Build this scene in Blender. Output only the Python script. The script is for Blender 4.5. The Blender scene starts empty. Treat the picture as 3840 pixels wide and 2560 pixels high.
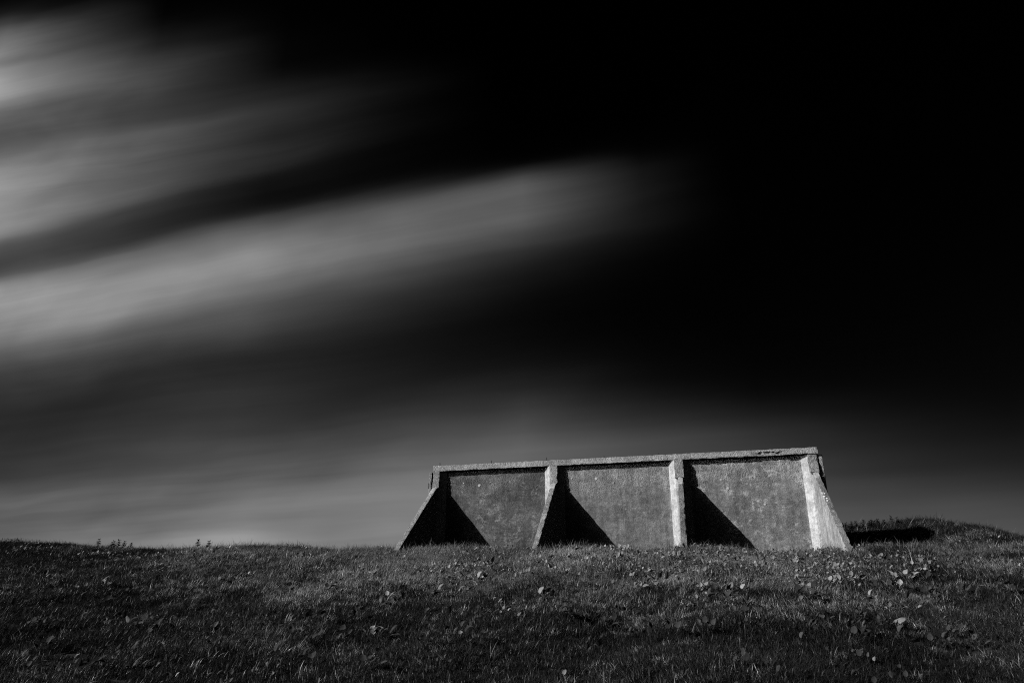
import bpy, bmesh, math, random
import numpy as np
from mathutils import Vector, Matrix, Euler, noise

random.seed(7)
rng = np.random.default_rng(11)
scene = bpy.context.scene
COL = scene.collection
R = math.radians

# ------------------------------------------------------------------ camera
cam_data = bpy.data.cameras.new('camera')
cam = bpy.data.objects.new('camera', cam_data)
COL.objects.link(cam)
CAM = Vector((6.828, -20.625, 1.0952))
YAW, PITCH, ROLL = .22517, .38306, -.00344
cam_data.sensor_width = 36.0
cam_data.lens = 2924.335 / 3840 * 36
cam_data.clip_start = .1
cam_data.clip_end = 3000
cam.matrix_world = Matrix.Translation(CAM) @ Matrix.Rotation(YAW, 4, 'Z') @ Matrix.Rotation(math.pi / 2 + PITCH, 4, 'X') @ Matrix.Rotation(-ROLL, 4, 'Z')
scene.camera = cam
EXPOSURE = 0.0

# ------------------------------------------------------------------ sun
SUN_TRAVEL = Vector((1.15, 1.0, -.66)).normalized()
sun_data = bpy.data.lights.new('sun', 'SUN')
sun_data.energy = 4.4
sun_data.angle = R(.53)
sun_data.color = (1.0, 1.0, 1.0)            # black-and-white picture
sun = bpy.data.objects.new('sun', sun_data)
COL.objects.link(sun)
sun.rotation_euler = SUN_TRAVEL.to_track_quat('-Z', 'Y').to_euler()
sun.location = (-20, -30, 25)

# ------------------------------------------------------------------ sky
world = bpy.data.worlds.new('World')
scene.world = world
world.use_nodes = True
wt = world.node_tree
wt.nodes.clear()


class Nodes:
    def __init__(self, tree):
        self.t = tree

    def new(self, kind, **kw):
        n = self.t.nodes.new(kind)
        for k, v in kw.items():
            setattr(n, k, v)
        return n

    def put(self, sock, v):
        if hasattr(v, 'is_output'):
            self.t.links.new(v, sock)
        elif v is not None:
            sock.default_value = v

    def math(self, op, a, b=None, c=None, clamp=False):
        n = self.new('ShaderNodeMath', operation=op, use_clamp=clamp)
        for i, v in enumerate((a, b, c)):
            if v is not None:
                self.put(n.inputs[i], v)
        return n.outputs[0]

    def mapr(self, v, a, b, c=0.0, d=1.0, kind='LINEAR'):
        n = self.new('ShaderNodeMapRange', interpolation_type=kind)
        n.clamp = True
        self.put(n.inputs[0], v)
        for i, q in enumerate((a, b, c, d)):
            self.put(n.inputs[i + 1], q)
        return n.outputs[0]

    def mix(self, f, a, b):
        n = self.new('ShaderNodeMix', data_type='FLOAT')
        self.put(n.inputs[0], f)
        self.put(n.inputs[2], a)
        self.put(n.inputs[3], b)
        return n.outputs[0]

    def curve(self, v, pts, xmax):
        n = self.new('ShaderNodeFloatCurve')
        m = n.mapping
        c = m.curves[0]
        pts = sorted(pts)
        while len(c.points) < len(pts):
            c.points.new(.5, .5)
        for p, (x, y) in zip(c.points, pts):
            p.location = (x / xmax, y / 255)
        m.update()
        self.put(n.inputs['Value'], self.math('DIVIDE', v, xmax, clamp=True))
        return n.outputs[0]

    def noise(self, vec, scale, detail=2.0, rough=.5, dist=0.0):
        n = self.new('ShaderNodeTexNoise')
        self.put(n.inputs['Vector'], vec)
        n.inputs['Scale'].default_value = scale
        n.inputs['Detail'].default_value = detail
        n.inputs['Roughness'].default_value = rough
        n.inputs['Distortion'].default_value = dist
        return n.outputs[0]

    def comb(self, x, y, z):
        n = self.new('ShaderNodeCombineXYZ')
        for i, v in enumerate((x, y, z)):
            self.put(n.inputs[i], v)
        return n.outputs[0]

    def scalev(self, vec, s):
        n = self.new('ShaderNodeVectorMath', operation='MULTIPLY')
        self.put(n.inputs[0], vec)
        n.inputs[1].default_value = s
        return n.outputs[0]

    def dot(self, vec, d):
        n = self.new('ShaderNodeVectorMath', operation='DOT_PRODUCT')
        self.put(n.inputs[0], vec)
        n.inputs[1].default_value = d
        return n.outputs['Value']


W = Nodes(wt)
tc = W.new('ShaderNodeTexCoord').outputs['Generated']
# the clouds run in long parallel streaks along one compass direction; rows of
# equal t are straight lines overhead, u is the place along a row
sa = .2252 + 1.22
along = W.dot(tc, (-math.sin(sa), math.cos(sa), 0))
perp = W.dot(tc, (math.cos(sa), math.sin(sa), 0))
across = W.math('MAXIMUM', W.math('ABSOLUTE', perp), .02)
up = W.math('MAXIMUM', W.dot(tc, (0, 0, 1)), 0.0)
t0 = W.math('DIVIDE', up, across)
u = W.math('DIVIDE', along, across)
# the cloud sheet lies on this side of the sky; towards the sun the sky is clear
u = W.mix(W.mapr(perp, .0, .35, 0.0, 1.0, 'SMOOTHSTEP'), -.24, u)
wob = W.noise(W.comb(W.math('MULTIPLY', u, 2.6), W.math('MULTIPLY', t0, 7.0), 1.7), 1.0, 2.0)
t = W.math('ADD', t0, W.math('MULTIPLY', W.math('SUBTRACT', wob, .5), .035))
# the highest streaks drift a little across the others
t = W.math('ADD', t, W.math('MULTIPLY', W.mapr(t, .75, 1.05, 0.0, .13, 'SMOOTHSTEP'), W.math('SUBTRACT', 1.55, W.math('MINIMUM', W.math('MAXIMUM', u, .3), 1.9))))


def drift(P, uu):
    out = []
    for a, b in P:
        q = min(max((a - .75) / .3, 0), 1)
        out.append((a + .13 * q * q * (3 - 2 * q) * (1.55 - uu), b))
    return out


PA = [(1.6, 10), (1.54, 20), (1.49, 56), (1.42, 110), (1.35, 132), (1.29, 163), (1.22, 126), (1.18, 100), (1.11, 95), (1.05, 140), (.95, 172), (.90, 174), (.86, 176), (.82, 130), (.79, 90), (.745, 78), (.72, 95), (.685, 158), (.64, 128), (.61, 116), (.58, 95), (.545, 74), (.51, 58), (.46, 48), (.38, 40), (.32, 38), (.29, 50), (.265, 76), (.235, 84), (.20, 74), (.0, 70)]
PX = [(1.6, 4), (1.36, 8), (1.29, 22), (1.24, 40), (1.18, 62), (1.1, 72), (1.06, 66), (1.0, 90), (.95, 95), (.9, 93), (.86, 97), (.83, 80), (.8, 60), (.76, 55), (.735, 63), (.715, 90), (.69, 122), (.66, 142), (.63, 146), (.6, 134), (.58, 118), (.55, 98), (.52, 78), (.48, 60), (.44, 50), (.4, 47), (.34, 54), (.31, 63), (.28, 79), (.25, 90), (.2, 100), (0, 110)]
PB = [(1.6, 3), (1.28, 5), (1.16, 10), (1.08, 16), (1.04, 28), (1.0, 40), (.966, 46), (.92, 39), (.88, 44), (.855, 40), (.82, 27), (.78, 22), (.757, 31), (.737, 68), (.715, 95), (.69, 114), (.66, 130), (.63, 134), (.60, 112), (.56, 86), (.52, 70), (.49, 56), (.45, 41), (.42, 46), (.40, 51), (.33, 63), (.31, 75), (.28, 90), (.23, 108), (.18, 122), (0, 130)]
PC = [(1.6, 2), (.8, 3), (.75, 6), (.722, 34), (.70, 76), (.675, 90), (.638, 87), (.61, 72), (.59, 60), (.565, 43), (.52, 26), (.45, 15), (.406, 19), (.372, 32), (.343, 47), (.302, 66), (.274, 86), (.24, 104), (.15, 122), (0, 128)]
PM = [(1.6, 2), (.78, 2), (.73, 7), (.70, 17), (.66, 28), (.60, 27), (.55, 16), (.48, 8), (.42, 7), (.37, 14), (.33, 27), (.29, 47), (.26, 66), (.22, 82), (.15, 98), (0, 106)]
PD = [(1.6, 2), (.65, 4), (.58, 5), (.5, 3), (.39, 4), (.33, 12), (.293, 27), (.264, 44), (.24, 57), (.18, 76), (.12, 88), (0, 94)]
PE = [(1.6, 1), (.4, 1), (.31, 3), (.266, 10), (.233, 19), (.202, 32), (.17, 48), (.14, 62), (.10, 70), (0, 76)]
cv = [W.curve(t, P, 1.85) for P in (PE, PD, PM, PC, drift(PB, .85), drift(PX, 1.2), drift(PA, 1.72))]
us = [-.24, .03, .16, .35, .85, 1.2, 1.72]
val = cv[0]
for i in range(1, 7):
    val = W.mix(W.mapr(u, us[i - 1], us[i]), val, cv[i])
fine = W.noise(W.comb(W.math('MULTIPLY', u, 1.0), W.math('MULTIPLY', t, 11.0), 4.0), 1.0, 2.0, .45)
strand = W.noise(W.comb(W.math('MULTIPLY', u, .8), W.math('MULTIPLY', t, 30.0), 8.0), 1.0, 3.0, .6)
wisp = W.noise(W.comb(W.math('MULTIPLY', u, 2.4), W.math('MULTIPLY', t, 6.0), 2.0), 1.0, 3.0, .5, .4)
val = W.math('MULTIPLY', val, W.mapr(fine, .25, .75, .90, 1.10))
val = W.math('MULTIPLY', val, W.mapr(strand, .25, .75, .95, 1.05))
val = W.math('MULTIPLY', val, W.mapr(wisp, .25, .75, .88, 1.12))
lowc = W.noise(W.comb(W.math('MULTIPLY', u, 1.7), W.math('MULTIPLY', t, 26.0), 12.0), 1.0, 3.0, .5)
low_amt = W.math('MULTIPLY', W.mapr(t, .42, .2, 0.0, .3), W.mapr(u, .3, .9, .15, 1.0))
val = W.math('MULTIPLY', val, W.math('ADD', 1.0, W.math('MULTIPLY', W.math('SUBTRACT', lowc, .5), W.math('MULTIPLY', low_amt, 2.0))))
clouds = W.math('POWER', val, 2.2)
sky = W.new('ShaderNodeTexSky', sky_type='NISHITA')
sky.sun_disc = False
sky.sun_elevation = math.asin(-SUN_TRAVEL.z)
sky.sun_rotation = math.atan2(-SUN_TRAVEL.x, -SUN_TRAVEL.y)
sky.altitude = 50
sep = W.new('ShaderNodeSeparateColor')
wt.links.new(sky.outputs[0], sep.inputs[0])
# deep red filter: only the red part of the clear sky is recorded, and weakly
clear = W.math('MULTIPLY', W.math('POWER', W.math('MULTIPLY', sep.outputs[0], .1), 3.0), .16)
SKY_STRENGTH = .1 / 2 ** EXPOSURE
tot = W.math('DIVIDE', W.math('ADD', clouds, clear), .1)
bg = W.new('ShaderNodeBackground')
wt.links.new(W.comb(tot, tot, tot), bg.inputs['Color'])
bg.inputs['Strength'].default_value = SKY_STRENGTH
wo = W.new('ShaderNodeOutputWorld')
wt.links.new(bg.outputs[0], wo.inputs['Surface'])

scene.view_settings.view_transform = 'Standard'
scene.view_settings.look = 'None'
scene.view_settings.exposure = EXPOSURE
scene.view_settings.gamma = 1.0
scene.view_settings.use_curve_mapping = False
scene.cycles.use_denoising = False          # keep the fine grain of stone and grass
scene.cycles.filter_width = 1.1
scene.cycles.diffuse_bounces = 0            # contrasty print: sun and sky only


# ------------------------------------------------------------------ helpers
def tag(o, label=None, cat=None, group=None, kind=None):
    for k, v in (('label', label), ('category', cat), ('group', group), ('kind', kind)):
        if v:
            o[k] = v
    return o


def link(name, mesh, mat=None, parent=None):
    o = bpy.data.objects.new(name, mesh)
    COL.objects.link(o)
    if mat and not mesh.materials:
        mesh.materials.append(mat)
    if parent:
        o.parent = parent
    return o


def empty(name, loc=(0, 0, 0)):
    o = bpy.data.objects.new(name, None)
    COL.objects.link(o)
    o.location = loc
    o.empty_display_size = .2
    return o


def new_mat(name):
    m = bpy.data.materials.new(name)
    m.use_nodes = True
    m.node_tree.nodes.clear()
    return m, Nodes(m.node_tree)


def grey(N, v):
    return N.comb(v, v, v)


# ------------------------------------------------------------------ materials
def concrete(name, base=.2, pebble=1.0, streak=.5, lichen=.4, dark=.35, seed=0.0, render_top=0.0, rough_scale=1.0, worn_low=0.0, side=0.0, board=0.0):
    """weathered cast concrete with exposed aggregate"""
    m, N = new_mat(name)
    co = N.new('ShaderNodeTexCoord').outputs['Object']
    sp = N.new('ShaderNodeSeparateXYZ')
    N.put(sp.inputs[0], co)
    off = N.new('ShaderNodeVectorMath', operation='ADD')
    N.put(off.inputs[0], co)
    off.inputs[1].default_value = (seed * 3.1, seed * 1.7, seed * 2.3)
    c = off.outputs[0]
    big = N.noise(c, .9, 4.0, .6)
    mid = N.noise(c, 5.0, 5.0, .65)
    fine = N.noise(c, 34.0 * rough_scale, 3.0, .7)
    grit = N.noise(c, 110.0 * rough_scale, 2.0, .6)
    runs = N.noise(N.scalev(c, (9.0, 9.0, .55)), 1.0, 4.0, .6)
    v = N.mapr(big, .3, .7, 1 - dark * .6, 1 + dark * .5)
    v = N.math('MULTIPLY', v, N.mapr(mid, .28, .72, .68, 1.32))
    blot = N.noise(c, 13.0, 4.0, .7)
    v = N.math('MULTIPLY', v, N.mapr(blot, .3, .7, .72, 1.28))
    gr = .45 * min(1.0, pebble / 1.2)
    v = N.math('MULTIPLY', v, N.mapr(fine, .28, .72, 1 - gr, 1 + gr))
    v = N.math('MULTIPLY', v, N.mapr(runs, .35, .7, 1 + streak * .25, 1 - streak * .42))
    # pale crusts of lichen
    lm = N.noise(c, 3.2, 6.0, .72, .6)
    lf = N.noise(c, 16.0, 4.0, .7)
    lich = N.math('MULTIPLY', N.mapr(lm, .50, .62), N.mapr(lf, .46, .58))
    v = N.mix(N.math('MULTIPLY', lich, lichen), v, 2.6)
    if board:      # marks of the formwork boards
        bl = N.noise(N.scalev(c, (1.1, 1.1, 17.0)), 1.0, 4.0, .65)
        v = N.math('MULTIPLY', v, N.mapr(bl, .35, .65, 1 - .22 * board, 1 + .22 * board))
        sc = N.noise(N.scalev(c, (1.0, 1.0, 1.5)), 1.0, 5.0, .65, .8)   # patches and tide marks
        v = N.math('MULTIPLY', v, N.mapr(sc, .36, .64, 1 - .5 * board, 1 + .5 * board))
    # coarse render left on the upper part of the panels and beside the piers
    bump_amt = pebble
    if render_top:
        edge = N.math('ADD', N.mapr(sp.outputs[2], 4.75, 5.75), N.math('MULTIPLY', N.math('SUBTRACT', N.noise(c, 1.6, 5.0, .65), .5), 1.9))
        mask = N.mapr(edge, .38, .62)
        v = N.math('MULTIPLY', v, N.mix(mask, 1.0, 1 + .5 * render_top))
        bump_amt = N.mix(mask, pebble * .55, pebble * 1.7)
    if side:       # paler band where lime has washed out beside the right-hand pier
        fx = N.math('DIVIDE', N.math('MODULO', sp.outputs[0], 3.3), 3.3)
        sb = N.math('ADD', N.mapr(fx, .80, .94), N.math('MULTIPLY', N.math('SUBTRACT', N.noise(c, 2.2, 5.0, .65), .5), 1.3))
        v = N.math('MULTIPLY', v, N.mix(N.mapr(sb, .45, .95), 1.0, 1 + .7 * side))
    if worn_low:
        low = N.math('ADD', N.mapr(sp.outputs[2], 3.75, 3.35), N.math('MULTIPLY', N.math('SUBTRACT', mid, .5), .9))
        v = N.math('MULTIPLY', v, N.mix(N.mapr(low, .3, .9), 1.0, 1 + worn_low))
    v = N.math('MULTIPLY', v, base)
    v = N.math('MINIMUM', N.math('MAXIMUM', v, .02), .62)
    pits = N.new('ShaderNodeTexVoronoi')
    N.put(pits.inputs['Vector'], c)
    pits.inputs['Scale'].default_value = 30.0 * rough_scale
    hgt = N.math('ADD', N.math('MULTIPLY', fine, 1.0), N.math('MULTIPLY', grit, .35))
    hgt = N.math('ADD', hgt, N.math('MULTIPLY', N.mapr(pits.outputs['Distance'], 0.0, .5), .35))
    b = N.new('ShaderNodeBump')
    b.inputs['Distance'].default_value = .022 / rough_scale
    N.put(b.inputs['Strength'], N.math('MULTIPLY', bump_amt, .8) if hasattr(bump_amt, 'is_output') else bump_amt * .8)
    N.put(b.inputs['Height'], hgt)
    p = N.new('ShaderNodeBsdfPrincipled')
    N.put(p.inputs['Base Color'], grey(N, v))
    p.inputs['Roughness'].default_value = .92
    p.inputs['Specular IOR Level'].default_value = .18
    N.put(p.inputs['Normal'], b.outputs[0])
    o = N.new('ShaderNodeOutputMaterial')
    N.put(o.inputs['Surface'], p.outputs[0])
    return m


M_PANEL = [
    concrete('panel_concrete_mossy', .10, 1.3, .25, .8, .6, 1.0, render_top=.5, worn_low=.35, side=.5, board=.5),
    concrete('panel_concrete_grey', .15, 1.2, .7, .25, .4, 2.3, render_top=1.0, worn_low=.7, side=1.1, board=.35),
    concrete('panel_concrete_pale', .17, 1.4, .5, .8, .5, 4.1, render_top=1.0, worn_low=.7, side=1.0, board=.35),
]
M_COPE = concrete('coping_concrete', .34, 2.0, .15, .25, .3, 5.2)
M_HEAD = concrete('pier_head_concrete', .28, 2.1, .2, .2, .3, 6.4)
M_PIER = concrete('pier_concrete', .42, .5, .3, .3, .4, 7.7)
M_FIN = concrete('buttress_concrete', .36, .4, .9, .35, .6, 8.9)
M_FIN_FRONT = concrete('buttress_front_crusted', .20, 1.8, .1, .6, .7, 10.3)
M_FIN_PALE = concrete('buttress_front_pale', .29, 1.8, .1, .5, .5, 12.1)


def flat_mat(name, v, rough=.8, spec=.2, var=.25, scale=20.0):
    m, N = new_mat(name)
    co = N.new('ShaderNodeTexCoord').outputs['Object']
    a = N.math('MULTIPLY', N.mapr(N.noise(co, scale, 4.0), .3, .7, 1 - var, 1 + var), v)
    p = N.new('ShaderNodeBsdfPrincipled')
    N.put(p.inputs['Base Color'], grey(N, a))
    p.inputs['Roughness'].default_value = rough
    p.inputs['Specular IOR Level'].default_value = spec
    o = N.new('ShaderNodeOutputMaterial')
    N.put(o.inputs['Surface'], p.outputs[0])
    return m


M_RUST = flat_mat('rusted_iron', .025, .8)
M_CHALK = flat_mat('chalky_white', .75, .7, .3, .12)
M_LICHEN = flat_mat('pale_lichen', .42, .95, .1, .25, 60)
M_SOIL = flat_mat('dark_soil', .03, .95, .1, .4, 6)


def leafy(name, base, var, spec=.45, rough=.42, trans=.3, patchy=False, vein=False):
    m, N = new_mat(name)
    inf = N.new('ShaderNodeObjectInfo')
    at = N.new('ShaderNodeAttribute', attribute_name='tone')
    r = N.mapr(inf.outputs['Random'], 0, 1, 1 - var, 1 + var)
    v = N.math('MULTIPLY', N.math('MULTIPLY', r, at.outputs['Fac']), base)
    if patchy:     # drier, paler turf in patches of the field
        pos = N.new('ShaderNodeNewGeometry').outputs['Position']
        pn = N.noise(pos, .35, 3.0, .6)
        v = N.math('MULTIPLY', v, N.mapr(pn, .35, .65, .68, 1.3))
    if vein:
        co = N.new('ShaderNodeTexCoord').outputs['Object']
        sp = N.new('ShaderNodeSeparateXYZ')
        N.put(sp.inputs[0], co)
        rib = N.mapr(N.math('ABSOLUTE', sp.outputs[1]), 0.0, .0035, .55, 1.0)
        v = N.math('MULTIPLY', v, rib)
        v = N.math('MULTIPLY', v, N.mapr(N.noise(co, 38.0, 3.0), .3, .7, .8, 1.2))
    p = N.new('ShaderNodeBsdfPrincipled')
    N.put(p.inputs['Base Color'], grey(N, v))
    p.inputs['Roughness'].default_value = rough
    N.put(p.inputs['Specular IOR Level'], N.mapr(at.outputs['Fac'], .2, 1.2, spec * .28, spec))
    tr = N.new('ShaderNodeBsdfTranslucent')
    N.put(tr.inputs['Color'], grey(N, v))
    ms = N.new('ShaderNodeMixShader')
    ms.inputs[0].default_value = trans
    N.put(ms.inputs[1], p.outputs[0])
    N.put(ms.inputs[2], tr.outputs[0])
    o = N.new('ShaderNodeOutputMaterial')
    N.put(o.inputs['Surface'], ms.outputs[0])
    return m


M_GRASS = leafy('grass_blades', .085, .35, spec=.5, rough=.38, trans=.25, patchy=True)
M_LEAF = leafy('weed_leaf', .24, .3, spec=.4, rough=.5, trans=.2, vein=True)
M_SPRIG = leafy('dark_sprig_leaf', .035, .2, spec=.3, rough=.6, trans=.1)


# ------------------------------------------------------------------ ground
CX = np.array([-19.1, -11.1, -9.84, -8.6, -7.01, -5.49, -4.02, -2.94, -1.89, -1.26, -0.53, 0.13, 1.11, 2.06, 3.3, 4.5, 5.37, 5.83, 6.23, 6.91, 7.68, 8.16, 8.69, 9.27, 9.96, 10.52, 11.03, 12.53, 17.03, 23.03])
CZ = np.array([3.849, 3.849, 3.809, 3.624, 3.549, 3.526, 3.53, 3.555, 3.426, 3.332, 3.456, 3.378, 3.372, 3.344, 3.266, 3.327, 3.254, 3.159, 3.236, 3.273, 3.206, 3.151, 3.109, 3.078, 3.16, 3.236, 3.204, 3.152, 3.052, 2.952])


def smooth(a, b, x):
    q = np.clip((x - a) / (b - a), 0, 1)
    return q * q * (3 - 2 * q)


def hnoise(x, y):
    return (.035 * np.sin(x * 1.3 + .7 * y + .4) * np.sin(y * 1.1 - .5 * x) + .025 * np.sin(x * 2.9 - y * 1.7 + 1.1)
            + .018 * np.sin(x * 4.1 + y * 3.7) * np.sin(y * 2.3 - x * 3.1 + .6))


def height(x, y):
    x = np.asarray(x, float)
    y = np.asarray(y, float)
    zc = np.interp(x, CX, CZ)
    front = zc + .245 * (y + 3.0)                      # the bank
    top = zc + .02 * (np.minimum(y, 6) + 3.0) - np.minimum(.075 * np.maximum(y - 7, 0), 8)
    k = .10
    h = -k * np.log(np.exp(-np.clip(front, -20, 20) / k) + np.exp(-np.clip(top, -20, 20) / k))
    low = np.maximum(-.35 + .02 * (y + 20), -3)
    k2 = .25
    h = k2 * np.log(np.exp(h / k2) + np.exp(low / k2))
    xm = 13.2                                          # earth heaped behind the wall
    ax = np.where(x < xm, smooth(4.0, 8.0, x) * (.72 + .28 * smooth(9.5, xm, x)), np.exp(-(np.maximum(x - xm, 0) / 2.5) ** 2))
    sy = np.where(y < 3.2, .85 + 1.1 * smooth(12.4, 15.5, x), 2.2)
    m = 1.27 * ax * np.exp(-((y - 3.2) / sy) ** 2)
    sx = np.where(x < 13.5, 1.15, 1.7)                 # shoulder joining bank and mound
    m = m + .62 * np.exp(-((x - 13.5) / sx) ** 2) * np.exp(-((y - .3) / 1.6) ** 2)
    far = smooth(60, 14, np.hypot(x - 5, y + 5))
    return h + m + hnoise(x, y) * far


def hz(x, y):
    return float(height(x, y))


def axis(lo, hi, step, far):
    core = np.arange(lo, hi + 1e-6, step)
    g = np.geomspace(step, far, 26)
    return np.concatenate([lo - g[::-1], core, hi + g])


gx = axis(-16, 21, .22, 700)
gy = axis(-22, 9, .22, 700)
GX, GY = np.meshgrid(gx, gy)
GZ = height(GX, GY)
nv = GX.size
verts = np.stack([GX, GY, GZ], -1).reshape(-1, 3)
idx = np.arange(nv).reshape(GX.shape)
faces = np.stack([idx[:-1, :-1], idx[:-1, 1:], idx[1:, 1:], idx[1:, :-1]], -1).reshape(-1, 4)
gm = bpy.data.meshes.new('ground')
gm.from_pydata(verts.tolist(), [], faces.tolist())
gm.polygons.foreach_set('use_smooth', [True] * len(gm.polygons))
ground = link('ground', gm, M_SOIL)
tag(ground, 'grass-covered bank rising to the foot of the concrete wall', None, None, 'structure')

# ------------------------------------------------------------------ concrete wall
Z0 = 6.0            # top of the coping
BAY = 3.3
wall = empty('buttressed_concrete_wall', (0, 0, 0))
tag(wall, 'weathered grey concrete wall with coping and four sloping buttresses on the grassy bank', 'wall', None, 'thing')


def gbox(name, nx, ny, nz, fn, amp, chip, mat, parent, freq=9.0, seed=0.0):
    """closed box of grid cells; fn maps (a,b,c) in the unit cube to a point"""
    vid = {}
    vs = []
    fs = []

    def vert(i, j, k):
        key = (i, j, k)
        if key in vid:
            return vid[key]
        a, b, c = i / nx, j / ny, k / nz
        p = Vector(fn(a, b, c))
        q = p * freq + Vector((seed, seed * .7, 0))
        d = noise.noise_vector(q) * amp + noise.noise_vector(q * 2.7) * amp * .5
        ext = (i in (0, nx)) + (j in (0, ny)) + (k in (0, nz))
        if ext >= 2 and chip:
            ctr = Vector(fn(min(max(a, .5 / nx), 1 - .5 / nx), min(max(b, .5 / ny), 1 - .5 / ny), min(max(c, .5 / nz), 1 - .5 / nz)))
            dirv = ctr - p
            if dirv.length > 1e-6:
                n = noise.noise(p * 5.0 + Vector((seed, 3, 1))) + .6 * noise.noise(p * 14.0 + Vector((1, seed, 4)))
                d += dirv.normalized() * max(0, n + .12) * chip
        p = p + d
        vid[key] = len(vs)
        vs.append((p.x, p.y, p.z + Z0))
        return vid[key]

    for i in range(nx):
        for j in range(ny):
            for k, flip in ((0, True), (nz, False)):
                q = [vert(i, j, k), vert(i + 1, j, k), vert(i + 1, j + 1, k), vert(i, j + 1, k)]
                fs.append(q[::-1] if flip else q)
    for i in range(nx):
        for k in range(nz):
            for j, flip in ((0, False), (ny, True)):
                q = [vert(i, j, k), vert(i + 1, j, k), vert(i + 1, j, k + 1), vert(i, j, k + 1)]
                fs.append(q[::-1] if flip else q)
    for j in range(ny):
        for k in range(nz):
            for i, flip in ((0, True), (nx, False)):
                q = [vert(i, j, k), vert(i, j + 1, k), vert(i, j + 1, k + 1), vert(i, j, k + 1)]
                fs.append(q[::-1] if flip else q)
    me = bpy.data.meshes.new(name)
    me.from_pydata(vs, [], fs)
    me.update()
    return link(name, me, mat, parent)


def lerp(a, b, f):
    return a + (b - a) * f


BOT = -3.35
panels, fins = [], []
for k in range(3):
    x0, x1 = k * BAY + .19, (k + 1) * BAY - .19
    pan = gbox('panel', 72, 5, 76, lambda a, b, c: (lerp(x0, x1, a), lerp(0, .27, b), lerp(BOT, -.125, c)), .006, 0, M_PANEL[k], wall, 5.0, k * 7.7)
    panels.append(pan)


# coping, its lower front edge broken away in one place
def coping_fn(a, b, c):
    x = lerp(-.092, 10.04, a)
    yf = -.19
    zb = -.156
    if 8.40 < x < 9.19 and c < .6 + .12 * math.sin(x * 13) and c < .6:
        yf += .055 * float(smooth(8.40, 8.6, x)) * (.8 + .3 * math.sin(x * 31 + c * 9))
    if 7.2 < x <= 8.6:
        zb += .008 * math.sin(x * 9)
    return (x, lerp(yf, .30, b), lerp(zb, 0, c))


coping = gbox('coping', 330, 12, 6, coping_fn, .005, .022, M_COPE, wall, 26.0, 2.0)

for k in range(4):
    xc = k * BAY
    left_foot = -.268 if k else -.07
    lf = -.11 if k else -.07
    rf = .095
    yset = (.20, .20, .24, .13)[k]

    def pier_fn(a, b, c):
        z = lerp(BOT, -.16, c)
        yf = yset - .01 + .05 * max(0, min(1, (-.2 - z) / 2))
        if b < .5:
            f = b / .5
            y = lerp(-yf, -.006, f)
            l, r = lerp(lf, left_foot, f), lerp(rf, .262, f)
        else:
            f = (b - .5) / .5
            y = lerp(-.006, .285, f)
            l, r = left_foot, .262
        return (xc + lerp(l, r, a), y, z)

    pier = gbox('pier', 8, 8, 70, pier_fn, .006, .012, M_PIER, wall, 9.0, k * 3.3)
    hw = .004

    def head_fn(a, b, c):
        zt = -.158 if k < 3 else -.165
        z = lerp(-.655, zt, c)
        return (xc + lerp(lf - hw + (.03 if k == 1 else 0), rf + hw + .012, a), lerp(-(yset + .02 + .05 * (1 - c)), -(yset - .06), b), z)

    gbox('pier_head', 7, 4, 16, head_fn, .010, .03, M_HEAD, pier, 15.0, k * 5.1)
    top = -.655 if k != 0 else -.62

    def fin_fn(a, b, c):
        z = lerp(BOT, top, c)
        yf = .20 + (.09, .09, .15, .03)[k] + 1.335 * (top - z)
        return (xc + lerp(-.048, .077, a), lerp(-yf, -.08, b), z)

    fin = gbox('buttress', 5, 30, 60, fin_fn, .005, .028, M_FIN, wall, 16.0, k * 9.1)
    fins.append(fin)
    fin.data.materials.append(M_FIN_PALE if k < 2 else M_FIN_FRONT)
    for f in fin.data.polygons:
        if f.normal.y < -.3 and f.center.z < Z0 - .85 + .12 * noise.noise(f.center * 6):
            f.material_index = 1

# end returns of the wall: narrow upright flanges outside the end piers
flange = gbox('end_flange', 4, 8, 60, lambda a, b, c: (lerp(-.205, -.128, a), lerp(-.185, .283, b), lerp(BOT, -.17, c)), .006, .015, M_HEAD, wall, 10.0, 31)
gbox('end_infill', 4, 6, 60, lambda a, b, c: (lerp(-.132, -.066, a), lerp(-.17 if c < .86 else .05, .28, b), lerp(BOT, -.16, c)), .004, .0, M_HEAD, wall, 10.0, 37)
gbox('end_flange', 4, 8, 60, lambda a, b, c: (9.9 + lerp(.128, .236, a), lerp(-.10, .283, b), lerp(BOT, -.20, c)), .006, .03, M_HEAD, wall, 10.0, 41)
gbox('end_infill', 3, 5, 60, lambda a, b, c: (9.9 + lerp(.09, .135, a), lerp(.0, .28, b), lerp(BOT, -.18, c)), .004, .0, M_HEAD, wall, 10.0, 43)


def tube(pts, radii, sides=6):
    vs, fs = [], []
    for i, (p, r) in enumerate(zip(pts, radii)):
        p = Vector(p)
        d = (Vector(pts[min(i + 1, len(pts) - 1)]) - Vector(pts[max(i - 1, 0)])).normalized()
        e1 = d.cross(Vector((.31, .9, .1))).normalized()
        e2 = d.cross(e1)
        for s in range(sides):
            a = 2 * math.pi * s / sides
            v = p + (e1 * math.cos(a) + e2 * math.sin(a)) * r
            vs.append(v[:])
    for i in range(len(pts) - 1):
        for s in range(sides):
            s2 = (s + 1) % sides
            fs.append((i * sides + s, i * sides + s2, (i + 1) * sides + s2, (i + 1) * sides + s))
    fs.append(tuple(range(sides))[::-1])
    fs.append(tuple((len(pts) - 1) * sides + s for s in range(sides)))
    return vs, fs


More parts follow.
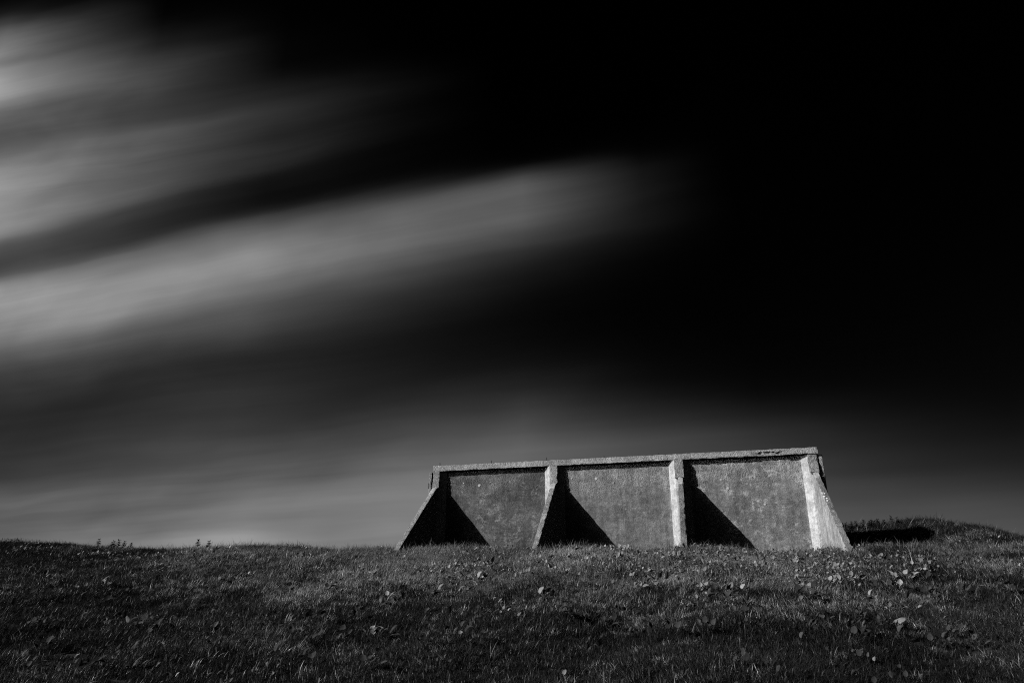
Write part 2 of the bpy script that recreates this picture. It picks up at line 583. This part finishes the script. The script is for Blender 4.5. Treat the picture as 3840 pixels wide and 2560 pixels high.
for i, (x, hgt) in enumerate([(.033, .135), (1.527, .125), (3.079, .13), (4.655, .095), (6.099, .10), (7.496, .10), (9.904, .115)]):
    vs, fs = tube([(x, .02, Z0 - .04), (x + .002, .02, Z0 + hgt * .6), (x + random.uniform(-.012, .012), .02, Z0 + hgt)], [.010, .010, .009])
    me = bpy.data.meshes.new('reinforcing_bar_stub')
    me.from_pydata(vs, [], fs)
    link('reinforcing_bar_stub', me, M_RUST, coping)
# rusted strap on the outer left edge
gbox('iron_strap', 1, 1, 3, lambda a, b, c: (lerp(-.232, -.206, a), lerp(-.15, -.11, b), lerp(-.62, -.47, c)), .002, 0, M_RUST, flange)


def blotch(name, c, n, r, mat, parent, thick=.006, seed=0):
    """low irregular crust of lichen or dropping on a surface with normal n"""
    n = Vector(n).normalized()
    e1 = n.orthogonal().normalized()
    e2 = n.cross(e1)
    c = Vector(c)
    rnd = random.Random(seed)
    vs, fs = [], []
    K = 14
    rad = [r * rnd.uniform(.72, 1.1) for _ in range(K)]
    for ring, (q, hh) in enumerate(((1.0, -.004), (.85, thick * .8), (.45, thick))):
        for s in range(K):
            a = 2 * math.pi * s / K
            vs.append((c + (e1 * math.cos(a) + e2 * math.sin(a)) * rad[s] * q + n * hh)[:])
    vs.append((c + n * thick)[:])
    for ring in range(2):
        for s in range(K):
            s2 = (s + 1) % K
            fs.append((ring * K + s, ring * K + s2, (ring + 1) * K + s2, (ring + 1) * K + s))
    for s in range(K):
        fs.append((2 * K + s, 2 * K + (s + 1) % K, 3 * K))
    me = bpy.data.meshes.new(name)
    me.from_pydata(vs, [], fs)
    return link(name, me, mat, parent)


for i, (x, z, r, mt) in enumerate([(4.42, 5.48, .045, M_LICHEN), (3.765, 5.516, .028, M_LICHEN), (.748, 5.512, .016, M_CHALK), (1.521, 5.516, .012, M_LICHEN),
                                   (1.193, 5.431, .05, M_LICHEN), (5.168, 4.652, .018, M_LICHEN), (4.871, 5.355, .024, M_LICHEN),
                                   (7.783, 5.083, .04, M_LICHEN), (7.627, 5.315, .035, M_LICHEN), (8.64, 4.648, .035, M_LICHEN)]):
    blotch('lichen_patch', (x, -.006, z), (0, -1, 0), r, mt, panels[min(2, int(x / BAY))], .006, i)
for i, (x, y, z, r) in enumerate([(9.878, -1.105, 4.672, .016), (9.903, -1.133, 4.651, .024), (9.872, -1.254, 4.562, .03), (9.911, -1.339, 4.499, .022), (9.893, -1.434, 4.428, .024)]):
    blotch('bird_dropping', (x, y - .03, z), (0, -1, 1.335), r, M_CHALK, fins[3], .012, 50 + i)


# ------------------------------------------------------------------ vegetation
def clear_of_wall(x, y):
    if -.30 < x < 10.2 and -.06 < y < .36:
        return False
    for k in range(4):
        if abs(x - k * BAY - .015) < .09 and -3.0 < y < .1:
            return False
    return True


def mesh_with_tone(name, vs, fs, tones, mat):
    me = bpy.data.meshes.new(name)
    me.from_pydata(vs, [], fs)
    at = me.attributes.new('tone', 'FLOAT', 'POINT')
    at.data.foreach_set('value', tones)
    me.polygons.foreach_set('use_smooth', [True] * len(me.polygons))
    me.materials.append(mat)
    return me


def tuft(name, n, spread, lmin, lmax, rnd, lean=.35, shade=1.0):
    vs, fs, tones = [], [], []
    for _ in range(n):
        a = rnd.uniform(0, 2 * math.pi)
        rr = spread * math.sqrt(rnd.random())
        px, py = rr * math.cos(a), rr * math.sin(a)
        L = rnd.uniform(lmin, lmax) * (1.0 if rnd.random() < .9 else 1.35)
        w = rnd.uniform(.0018, .0038)
        d = rnd.uniform(0, 2 * math.pi)
        tilt = abs(rnd.gauss(0, lean)) + .05
        bend = rnd.uniform(.3, 2.0)
        dx, dy = math.cos(d), math.sin(d)
        f = d + math.pi / 2 + rnd.uniform(-.7, .7)
        wx, wy = math.cos(f), math.sin(f)
        tone = shade * rnd.uniform(.5, 1.45) * (2.2 if rnd.random() < .06 else 1.0)
        if rnd.random() < .035:      # pale blade standing in for a glint, set in its tone
            tone = rnd.uniform(.9, 2.2)
        base = len(vs)
        S = 4
        x, y, z = px, py, -.02
        ang = tilt
        for s in range(S + 1):
            q = s / S
            ww = w * (1 - q ** 2) + .0002
            if s == S:
                vs.append((x, y, z))
                tones.append(tone)
            else:
                vs.append((x - wx * ww, y - wy * ww, z))
                vs.append((x + wx * ww, y + wy * ww, z))
                tones += [tone, tone]
            st = L / S
            x += dx * math.sin(ang) * st
            y += dy * math.sin(ang) * st
            z += math.cos(ang) * st
            ang = min(ang + bend / S, 2.2)
        for s in range(S - 1):
            b = base + 2 * s
            fs.append((b, b + 1, b + 3, b + 2))
        b = base + 2 * (S - 1)
        fs.append((b, b + 1, b + 2))
    return mesh_with_tone(name, vs, fs, tones, M_GRASS)


def scatter(name, sources, pts, rots, scls, ids):
    """one mass of plants: a point per tuft, tufts set on the points"""
    src = bpy.data.collections.new(name + '_kinds')
    for i, me in enumerate(sources):
        o = bpy.data.objects.new('%s_kind_%02d' % (name, i), me)
        src.objects.link(o)
    pm = bpy.data.meshes.new(name)
    pm.vertices.add(len(pts))
    pm.vertices.foreach_set('co', np.asarray(pts, np.float32).ravel())
    a = pm.attributes.new('rot', 'FLOAT_VECTOR', 'POINT')
    a.data.foreach_set('vector', np.asarray(rots, np.float32).ravel())
    a = pm.attributes.new('scl', 'FLOAT', 'POINT')
    a.data.foreach_set('value', np.asarray(scls, np.float32))
    a = pm.attributes.new('pick', 'INT', 'POINT')
    a.data.foreach_set('value', np.asarray(ids, np.int32))
    pm.update()
    ob = link(name, pm)
    ng = bpy.data.node_groups.new(name + '_spread', 'GeometryNodeTree')
    ng.interface.new_socket('Geometry', in_out='INPUT', socket_type='NodeSocketGeometry')
    ng.interface.new_socket('Geometry', in_out='OUTPUT', socket_type='NodeSocketGeometry')
    gi = ng.nodes.new('NodeGroupInput')
    go = ng.nodes.new('NodeGroupOutput')
    ci = ng.nodes.new('GeometryNodeCollectionInfo')
    ci.inputs['Collection'].default_value = src
    ci.inputs['Separate Children'].default_value = True
    ci.inputs['Reset Children'].default_value = True
    ip = ng.nodes.new('GeometryNodeInstanceOnPoints')
    ip.inputs['Pick Instance'].default_value = True

    def named(nm, ty):
        n = ng.nodes.new('GeometryNodeInputNamedAttribute')
        n.data_type = ty
        n.inputs['Name'].default_value = nm
        return n.outputs[0]
    L = ng.links.new
    L(gi.outputs[0], ip.inputs['Points'])
    L(ci.outputs[0], ip.inputs['Instance'])
    L(named('pick', 'INT'), ip.inputs['Instance Index'])
    L(named('rot', 'FLOAT_VECTOR'), ip.inputs['Rotation'])
    L(named('scl', 'FLOAT'), ip.inputs['Scale'])
    L(ip.outputs[0], go.inputs[0])
    md = ob.modifiers.new('spread', 'NODES')
    md.node_group = ng
    return ob


rnd = random.Random(3)
TUFTS = []
for i in range(6):      # 0-5 turf in its bright tone
    TUFTS.append(tuft('bright_tuft', 48, .075, .05, .14, rnd, .6, 2.8))
for i in range(6):      # 6-11 much the same turf, dimmed by its colour
    TUFTS.append(tuft('dimmed_tuft', 50, .075, .05, .125, rnd, .6, .29))
for i in range(3):      # 12-14 long blades in the bright tone
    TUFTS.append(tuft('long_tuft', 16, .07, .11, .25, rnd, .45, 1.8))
for i in range(3):      # 15-17 long blades dimmed by their colour
    TUFTS.append(tuft('long_dimmed_tuft', 18, .07, .10, .20, rnd, .5, .4))

# points over the part of the bank that can be seen from near the viewpoint
FW = Vector((-math.sin(YAW), math.cos(YAW)))
RT = Vector((math.cos(YAW), math.sin(YAW)))
pts, rots, scls, ids = [], [], [], []
N_TRY = 150000
uu = rng.random(N_TRY)
d0, d1 = 5.5, 27.0
dist = np.sqrt(d0 ** 2 + uu * (d1 ** 2 - d0 ** 2))
lat = (rng.random(N_TRY) * 2 - 1)
side = lat * (dist * .70 + 1.6)
xs = CAM.x + FW.x * dist + RT.x * side
ys = CAM.y + FW.y * dist + RT.y * side
zs = height(xs, ys)
hx = (height(xs + .1, ys) - height(xs - .1, ys)) / .2
hy = (height(xs, ys + .1) - height(xs, ys - .1)) / .2
keep = rng.random(N_TRY)
for i in range(N_TRY):
    x, y = float(xs[i]), float(ys[i])
    if y > 5.5 or not clear_of_wall(x, y):
        continue
    if dist[i] > 14 and keep[i] > .72:
        continue
    if y > .3 and x < 9 and x > -1 and keep[i] > .25:
        continue
    p1 = noise.noise((x * .55, y * .55, 2.0))
    p2 = noise.noise((x * .55, y * .55, 9.0))
    p3 = noise.noise((x * .9, y * .9, 5.0))
    lx = .28 * p1 * 2 + (.08 if x < 2.5 else -.12)
    ly = .30 * p2 * 2 - .05
    ax = Vector((-ly - hy[i] * -.6, lx - hx[i] * .6, 0))
    ang = min(ax.length, .9)
    q = Matrix.Rotation(ang, 3, ax.normalized()) if ang > 1e-4 else Matrix.Identity(3)
    e = (q @ Matrix.Rotation(rnd.uniform(0, 6.283), 3, 'Z')).to_euler()
    pts.append((x, y, float(zs[i])))
    rots.append(e[:])
    tall = 1.55 if (y > 1.0 and x > 9.3) else 1.15 if (y > -4.2 and x < -.8) else 1.08 if (y > -3.4 and -.5 < x < 10.5) else 1.0   # uncut behind and along the wall
    scls.append(rnd.uniform(.75, 1.15) * (1 + .45 * p3) * tall)
    # brightness falling off below and beside the wall, put into the tuft colours
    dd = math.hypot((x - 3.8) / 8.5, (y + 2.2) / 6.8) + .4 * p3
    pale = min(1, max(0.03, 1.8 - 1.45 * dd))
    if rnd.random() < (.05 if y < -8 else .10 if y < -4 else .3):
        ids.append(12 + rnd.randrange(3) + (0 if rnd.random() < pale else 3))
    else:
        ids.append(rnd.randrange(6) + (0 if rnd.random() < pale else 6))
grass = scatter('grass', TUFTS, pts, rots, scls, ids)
tag(grass, 'short rough grass covering the bank and the mound', 'grass', None, 'stuff')


# ---- broad-leaved weeds
def leaf_mesh(name, L, Wd, fold, curl, stalk, rnd, tone=1.0):
    """one oval leaf on its stalk; lies along +x, midrib at y = 0"""
    vs, fs = [], []
    NX, NY = 7, 2
    for i in range(NX + 1):
        q = i / NX
        prof = math.sin(math.pi * min(1, .06 + q * .94) ** .8) ** .75 if 0 < q < 1 else (.18 if q == 0 else .03)
        wave = 1 + .06 * math.sin(q * 17 + rnd.uniform(0, 6))
        for j in range(-NY, NY + 1):
            s = j / NY
            y = s * Wd / 2 * prof * wave
            z = abs(y) * fold - curl * q * q * L + .06 * Wd * math.sin(q * 9 + j) * abs(s)
            vs.append((stalk + q * L, y, z))
    row = 2 * NY + 1
    for i in range(NX):
        for j in range(2 * NY):
            a = i * row + j
            fs.append((a, a + row, a + row + 1, a + 1))
    b = len(vs)
    r = .0022
    for i in range(3):
        q = i / 2
        for (dy, dz) in ((-r, 0), (0, r), (r, 0), (0, -r)):
            vs.append((q * (stalk + .006), dy, dz - .004 * (1 - q)))
    for i in range(2):
        for s in range(4):
            fs.append((b + i * 4 + s, b + (i + 1) * 4 + s, b + (i + 1) * 4 + (s + 1) % 4, b + i * 4 + (s + 1) % 4))
    tones = [tone * rnd.uniform(.92, 1.08) for _ in vs]
    return mesh_with_tone(name, vs, fs, tones, M_LEAF)


LEAVES = []
for i in range(14):
    L = rnd.uniform(.09, .15)
    LEAVES.append(leaf_mesh('leaf', L, L * rnd.uniform(.45, .8), rnd.uniform(.1, .6), rnd.uniform(-.1, .6), rnd.uniform(.05, .09), rnd, rnd.uniform(.7, 1.4)))
DIMMED_LEAVES = []  # same kind of leaf, with the dimming of the bank put into its tone
for i in range(10):
    L = rnd.uniform(.08, .14)
    DIMMED_LEAVES.append(leaf_mesh('leaf', L, L * rnd.uniform(.45, .8), rnd.uniform(.1, .6), rnd.uniform(-.1, .6), rnd.uniform(.05, .09), rnd, rnd.uniform(.16, .38)))


def leaf_rot(az, elev, roll):
    return (Matrix.Rotation(az, 3, 'Z') @ Matrix.Rotation(-elev, 3, 'Y') @ Matrix.Rotation(roll, 3, 'X')).to_euler()


PLANTS = [(0.91,-13.37),(0.83,-12.76),(-1.92,-9.95),(-2.08,-9.88),(-3.12,-10.06),(-2.77,-10.51),(-2.95,-10.14),(-1.7,-11.33),(-1.71,-11.14),(-2.71,-9.04),(-1.05,-10.65),(-0.01,-11.37),(-0.24,-11.45),(-0.05,-11.56),(-4.61,-8.28),(-4.42,-8.35),(-2.11,-9.02),(-3.05,-5.57),(-1.77,-7.59),(-1.51,-7.75),(1.07,-11.56),(1.52,-12.49),(-0.1,-10.14),(0.49,-10.36),(-0.34,-12.76),(-0.35,-12.66),(-2.65,-10.98),(0.22,-11.7),(0.11,-13.31),(0.66,-13.38),(-5.19,-6.54),(-3.88,-5.01),(-3.1,-7.62),(0.91,-6.8),(1.16,-7.27),(0.79,-6.84),(1.5,-8.26),(1.34,-9.19),(1.33,-8.94),(1.48,-9.12),(-1.36,-4.88),(-0.79,-5.65),(-0.49,-5.79),(2.3,-9.04),(2.17,-8.64),(1.26,-5.99),(2.8,-8.57),(2.86,-8.53),(2.77,-8.8),(2.68,-7.62),(2.53,-7.36),(3.32,-8.6),(3.01,-6.29),(3.12,-6.34),(3.18,-6.24),(3.81,-9.25),(3.17,-7.45),(3.39,-7.52),(2.75,-9.77),(2.52,-9.77),(2.38,-10.32),(2.57,-10.71),(3.3,-10.18),(3.59,-10.35),(1.81,-10.57),(1.85,-10.76),(1.7,-11.34),(2.33,-11.73),(2.29,-11.76),(2.69,-11.5),(3.02,-11.29),(3.13,-11.32),(3.86,-12.06),(4.14,-11.36),(3.91,-11.61),(3.65,-12.8),(2.74,-12.52),(2.32,-12.42),(2.1,-10.89),(2.46,-10.74),(3.58,-12.84),(4.19,-11.82),(4.48,-12.01),(3.48,-12.41),(2.31,-4.46),(2.12,-4.69),(5.23,-3.73),(5.36,-2.71),(5.74,-4.02),(6.57,-3.87),(6.36,-5.25),(5.46,-5.4),(4.87,-5.48),(4.44,-5.08),(4.26,-5.09),(4.06,-5.17),(3.9,-3.67),(3.98,-5.77),(4.05,-5.81),(4.54,-7.32),(4.7,-7.38),(4.58,-7.16),(3.99,-7.06),(4.24,-7.87),(5.74,-6.42),(5.93,-6.21),(6.45,-6.43),(6.56,-5.13),(7.54,-5.79),(7.25,-4.29),(7.32,-5.0),(7.75,-3.18),(5.93,-8.08),(6.01,-8.04),(6.15,-8.06),(6.26,-8.21),(4.69,-9.22),(4.65,-9.04),(5.02,-10.42),(5.17,-10.44),(5.92,-9.66),(5.81,-9.59),(5.69,-10.34),(5.72,-10.15),(6.61,-9.57),(6.74,-9.57),(7.23,-9.39),(7.29,-9.27),(7.32,-10.19),(7.13,-8.68),(7.32,-8.43),(7.5,-8.6),(7.41,-9.63),(7.0,-9.33),(6.85,-8.45),(7.07,-7.82),(6.89,-11.1),(6.48,-11.31),(5.97,-10.94),(5.68,-11.7),(6.28,-11.43),(7.16,-12.5),(7.49,-9.51),(4.79,-8.43),(6.2,-10.16),(6.76,-5.36),(5.29,-5.24),(4.49,-4.53),(6.24,-5.49),(9.21,-3.61),(9.24,-3.95),(8.93,-4.74),(9.0,-5.49),(8.51,-5.44),(8.47,-6.57),(8.58,-5.49),(9.08,-6.26),(9.27,-6.05),(9.27,-6.38),(9.94,-5.4),(9.96,-5.85),(9.69,-5.79),(10.45,-6.33),(10.32,-6.65),(10.34,-6.89),(10.77,-5.88),(10.83,-6.71),(10.15,-6.94),(10.16,-7.31),(9.9,-6.96),(9.97,-7.08),(9.23,-7.02),(9.17,-7.11),(8.71,-7.09),(8.4,-7.28),(8.14,-8.77),(8.25,-8.68),(8.42,-8.44),(8.44,-8.75),(8.52,-8.35),(8.38,-9.67),(8.11,-9.49),(9.39,-7.65),(9.68,-7.64),(9.89,-8.37),(9.88,-8.61),(9.99,-8.53),(9.87,-8.84),(9.89,-7.85),(9.63,-7.64),(10.29,-8.74),(10.37,-8.75),(10.27,-9.04),(10.75,-8.31),(10.98,-8.02),(10.95,-8.41),(10.95,-8.55),(9.21,-8.39),(9.28,-8.51),(9.05,-8.72),(9.53,-8.88),(8.74,-9.76),(8.52,-10.2),(8.06,-10.48),(8.23,-10.0),(8.84,-10.2),(9.05,-10.23),(8.52,-10.52),(8.61,-10.7),(8.9,-10.76),(8.46,-10.93),(9.58,-10.46),(9.4,-10.68),(9.68,-10.93),(9.26,-10.89),(9.4,-10.94),(8.73,-5.84),(8.88,-7.34),(8.31,-7.85)]
SPECIAL = {0: 'largest broad-leaved weed, at the bottom edge on the left of the bank',
           1: 'broad-leaved weed with tall pale leaf near the bottom left edge of the bank'}
for i, (x, y) in enumerate(PLANTS):
    x += rnd.uniform(-.02, .02)
    p = empty('broad_leaved_weed', (x, y, hz(x, y) + .03))
    p.empty_display_size = .05
    big = 1.5 if i == 0 else (1.25 if i == 1 else 1.0)
    bright_kind = i > 1 and rnd.random() < (.92 if y > -7.5 else .35 if y > -9.5 else .08) * (1.0 if x < 9.6 else .45)  # low and right-hand plants mostly take the leaves dimmed by colour
    for j in range(rnd.choice((3, 4, 4, 5, 6))):
        lf_ = link('leaf', rnd.choice(LEAVES if bright_kind else DIMMED_LEAVES), None, p)
        # most leaves turn their upper side to the light in the south-west
        az = rnd.gauss(.9, 1.0)
        lf_.rotation_euler = leaf_rot(az, rnd.uniform(.3, 1.2), rnd.uniform(-.5, .5))
        lf_.location = (rnd.uniform(-.09, .09), rnd.uniform(-.09, .09), rnd.uniform(.04, .09))
        s = rnd.uniform(.6, 1.0) * big
        lf_.scale = (s, s, s)
    # the part of the bank as seen from the viewpoint: below which bay, high or low
    v = Vector((x, y)) - CAM.xy
    along_wall = CAM.x + v.x * (20.625 / max(.1, y + 20.625))
    col = 'left of the wall' if along_wall < -.6 else 'below the left bay' if along_wall < 3.3 else 'below the middle bay' if along_wall < 6.6 else 'below the right bay' if along_wall < 10.2 else 'right of the wall'
    row = 'near the top of the bank' if y > -6.5 else 'halfway down the bank' if y > -9.6 else 'low on the bank'
    tag(p, SPECIAL.get(i, 'broad-leaved weed in the grass %s %s' % (row, col)), 'weed', 'broad-leaved weeds %s %s' % (row, col))

pts, rots, scls, ids = [], [], [], []
for i in range(40000):
    d = math.sqrt(6.0 ** 2 + rnd.random() * (21 ** 2 - 6.0 ** 2))
    s = (rnd.random() * 2 - 1) * (d * .69 + 1)
    x = CAM.x + FW.x * d + RT.x * s
    y = CAM.y + FW.y * d + RT.y * s
    cl = noise.noise((x * .8, y * .8, 20.0)) + .9 * noise.noise((x * 2.6, y * 2.6, 27.0))
    near = .58 if (2.0 < x < 10.6 and y > -7.5) else -.05
    if y > -1 or not clear_of_wall(x, y) or cl + near < rnd.uniform(.22, .85):
        continue
    pts.append((x, y, hz(x, y) + rnd.uniform(.04, .09)))
    rots.append(leaf_rot(rnd.gauss(.9, 1.3), rnd.uniform(.2, 1.2), rnd.uniform(-.5, .5))[:])
    scls.append(rnd.uniform(.3, .62))
    ids.append(rnd.randrange(len(LEAVES)) if rnd.random() < (.85 if y > -7.5 else .3 if y > -9.5 else .06) * (1.0 if x < 9.6 else .45) else len(LEAVES) + rnd.randrange(len(DIMMED_LEAVES)))
herb = scatter('ground_leaves', LEAVES + DIMMED_LEAVES, pts, rots, scls, ids)
tag(herb, 'small loose leaves scattered through the grass of the bank', 'leaves', None, 'stuff')


# ---- dark sprigs standing up against the sky
def sprig_meshes(h, rnd):
    lean = rnd.uniform(-.15, .15)
    vs, fs = tube([(0, 0, -.05), (lean * h * .4, 0, h * .5), (lean * h, .01, h)], [.004, .0035, .002], 5)
    stem = mesh_with_tone('stem', vs, fs, [1.0] * len(vs), M_SPRIG)
    lv = []
    n = int(22 + h * 110)
    for i in range(n):
        q = .42 + .58 * i / n
        az = i * 2.4 + rnd.uniform(-.3, .3)
        el = rnd.uniform(-.25, .35) + (.7 if q > .93 else 0)
        L = rnd.uniform(.07, .10) * (1.15 - .35 * q)
        lv.append((q, az, el, L))
    vs, fs = [], []
    for q, az, el, L in lv:
        m = Matrix.Translation((lean * h * q, .01 * q, h * q)) @ leaf_rot(az, el, 0).to_matrix().to_4x4()
        b = len(vs)
        for (x, y, z) in ((0, 0, 0), (L * .35, L * .24, .003), (L * .35, -L * .24, .003), (L * .7, L * .2, 0), (L * .7, -L * .2, 0), (L, 0, -.008)):
            vs.append((m @ Vector((x, y, z)))[:])
        fs += [(b, b + 2, b + 1), (b + 1, b + 2, b + 4, b + 3), (b + 3, b + 4, b + 5)]
    fol = mesh_with_tone('foliage', vs, fs, [1.0] * len(vs), M_SPRIG)
    return stem, fol


SKYLINE = [(-9.42, -1.41, .27, 'tallest dark leafy sprig on the left skyline'),
           (-8.03, -2.59, .17, 'leftmost dark sprig of the low cluster on the left skyline'),
           (-7.98, -2.54, .20, 'second dark sprig of the low cluster on the left skyline'),
           (-7.90, -2.49, .23, 'tallest dark sprig of the low cluster on the left skyline'),
           (-7.76, -2.46, .21, 'fourth dark sprig of the low cluster on the left skyline'),
           (-7.55, -2.46, .17, 'rightmost low sprig of the cluster on the left skyline'),
           (-5.36, -2.74, .25, 'taller dark sprig on the skyline left of the wall'),
           (-4.40, -3.77, .19, 'lower dark sprig on the skyline left of the wall, towards the wall')]
for x, y, h, lab in SKYLINE:
    p = empty('skyline_sprig', (x, y, hz(x, y)))
    st, fo = sprig_meshes(h * 1.02, rnd)
    link('stem', st, None, p)
    link('foliage', fo, None, p)
    tag(p, lab, 'plant', 'dark sprigs on the left skyline')
for x in (10.62, 10.8, 10.95, 11.01, 11.09, 11.17, 11.3, 11.41, 11.49, 11.59, 11.66, 11.73, 11.79, 11.9, 12.03, 12.21, 12.36):
    y = 3.1 + rnd.uniform(-.15, .2)
    p = empty('mound_sprig', (x, y, hz(x, y)))
    st, fo = sprig_meshes(rnd.uniform(.16, .24), rnd)
    link('stem', st, None, p)
    link('foliage', fo, None, p)
    tag(p, 'small dark sprig on top of the mound right of the wall', 'plant', 'dark sprigs along the top of the mound')
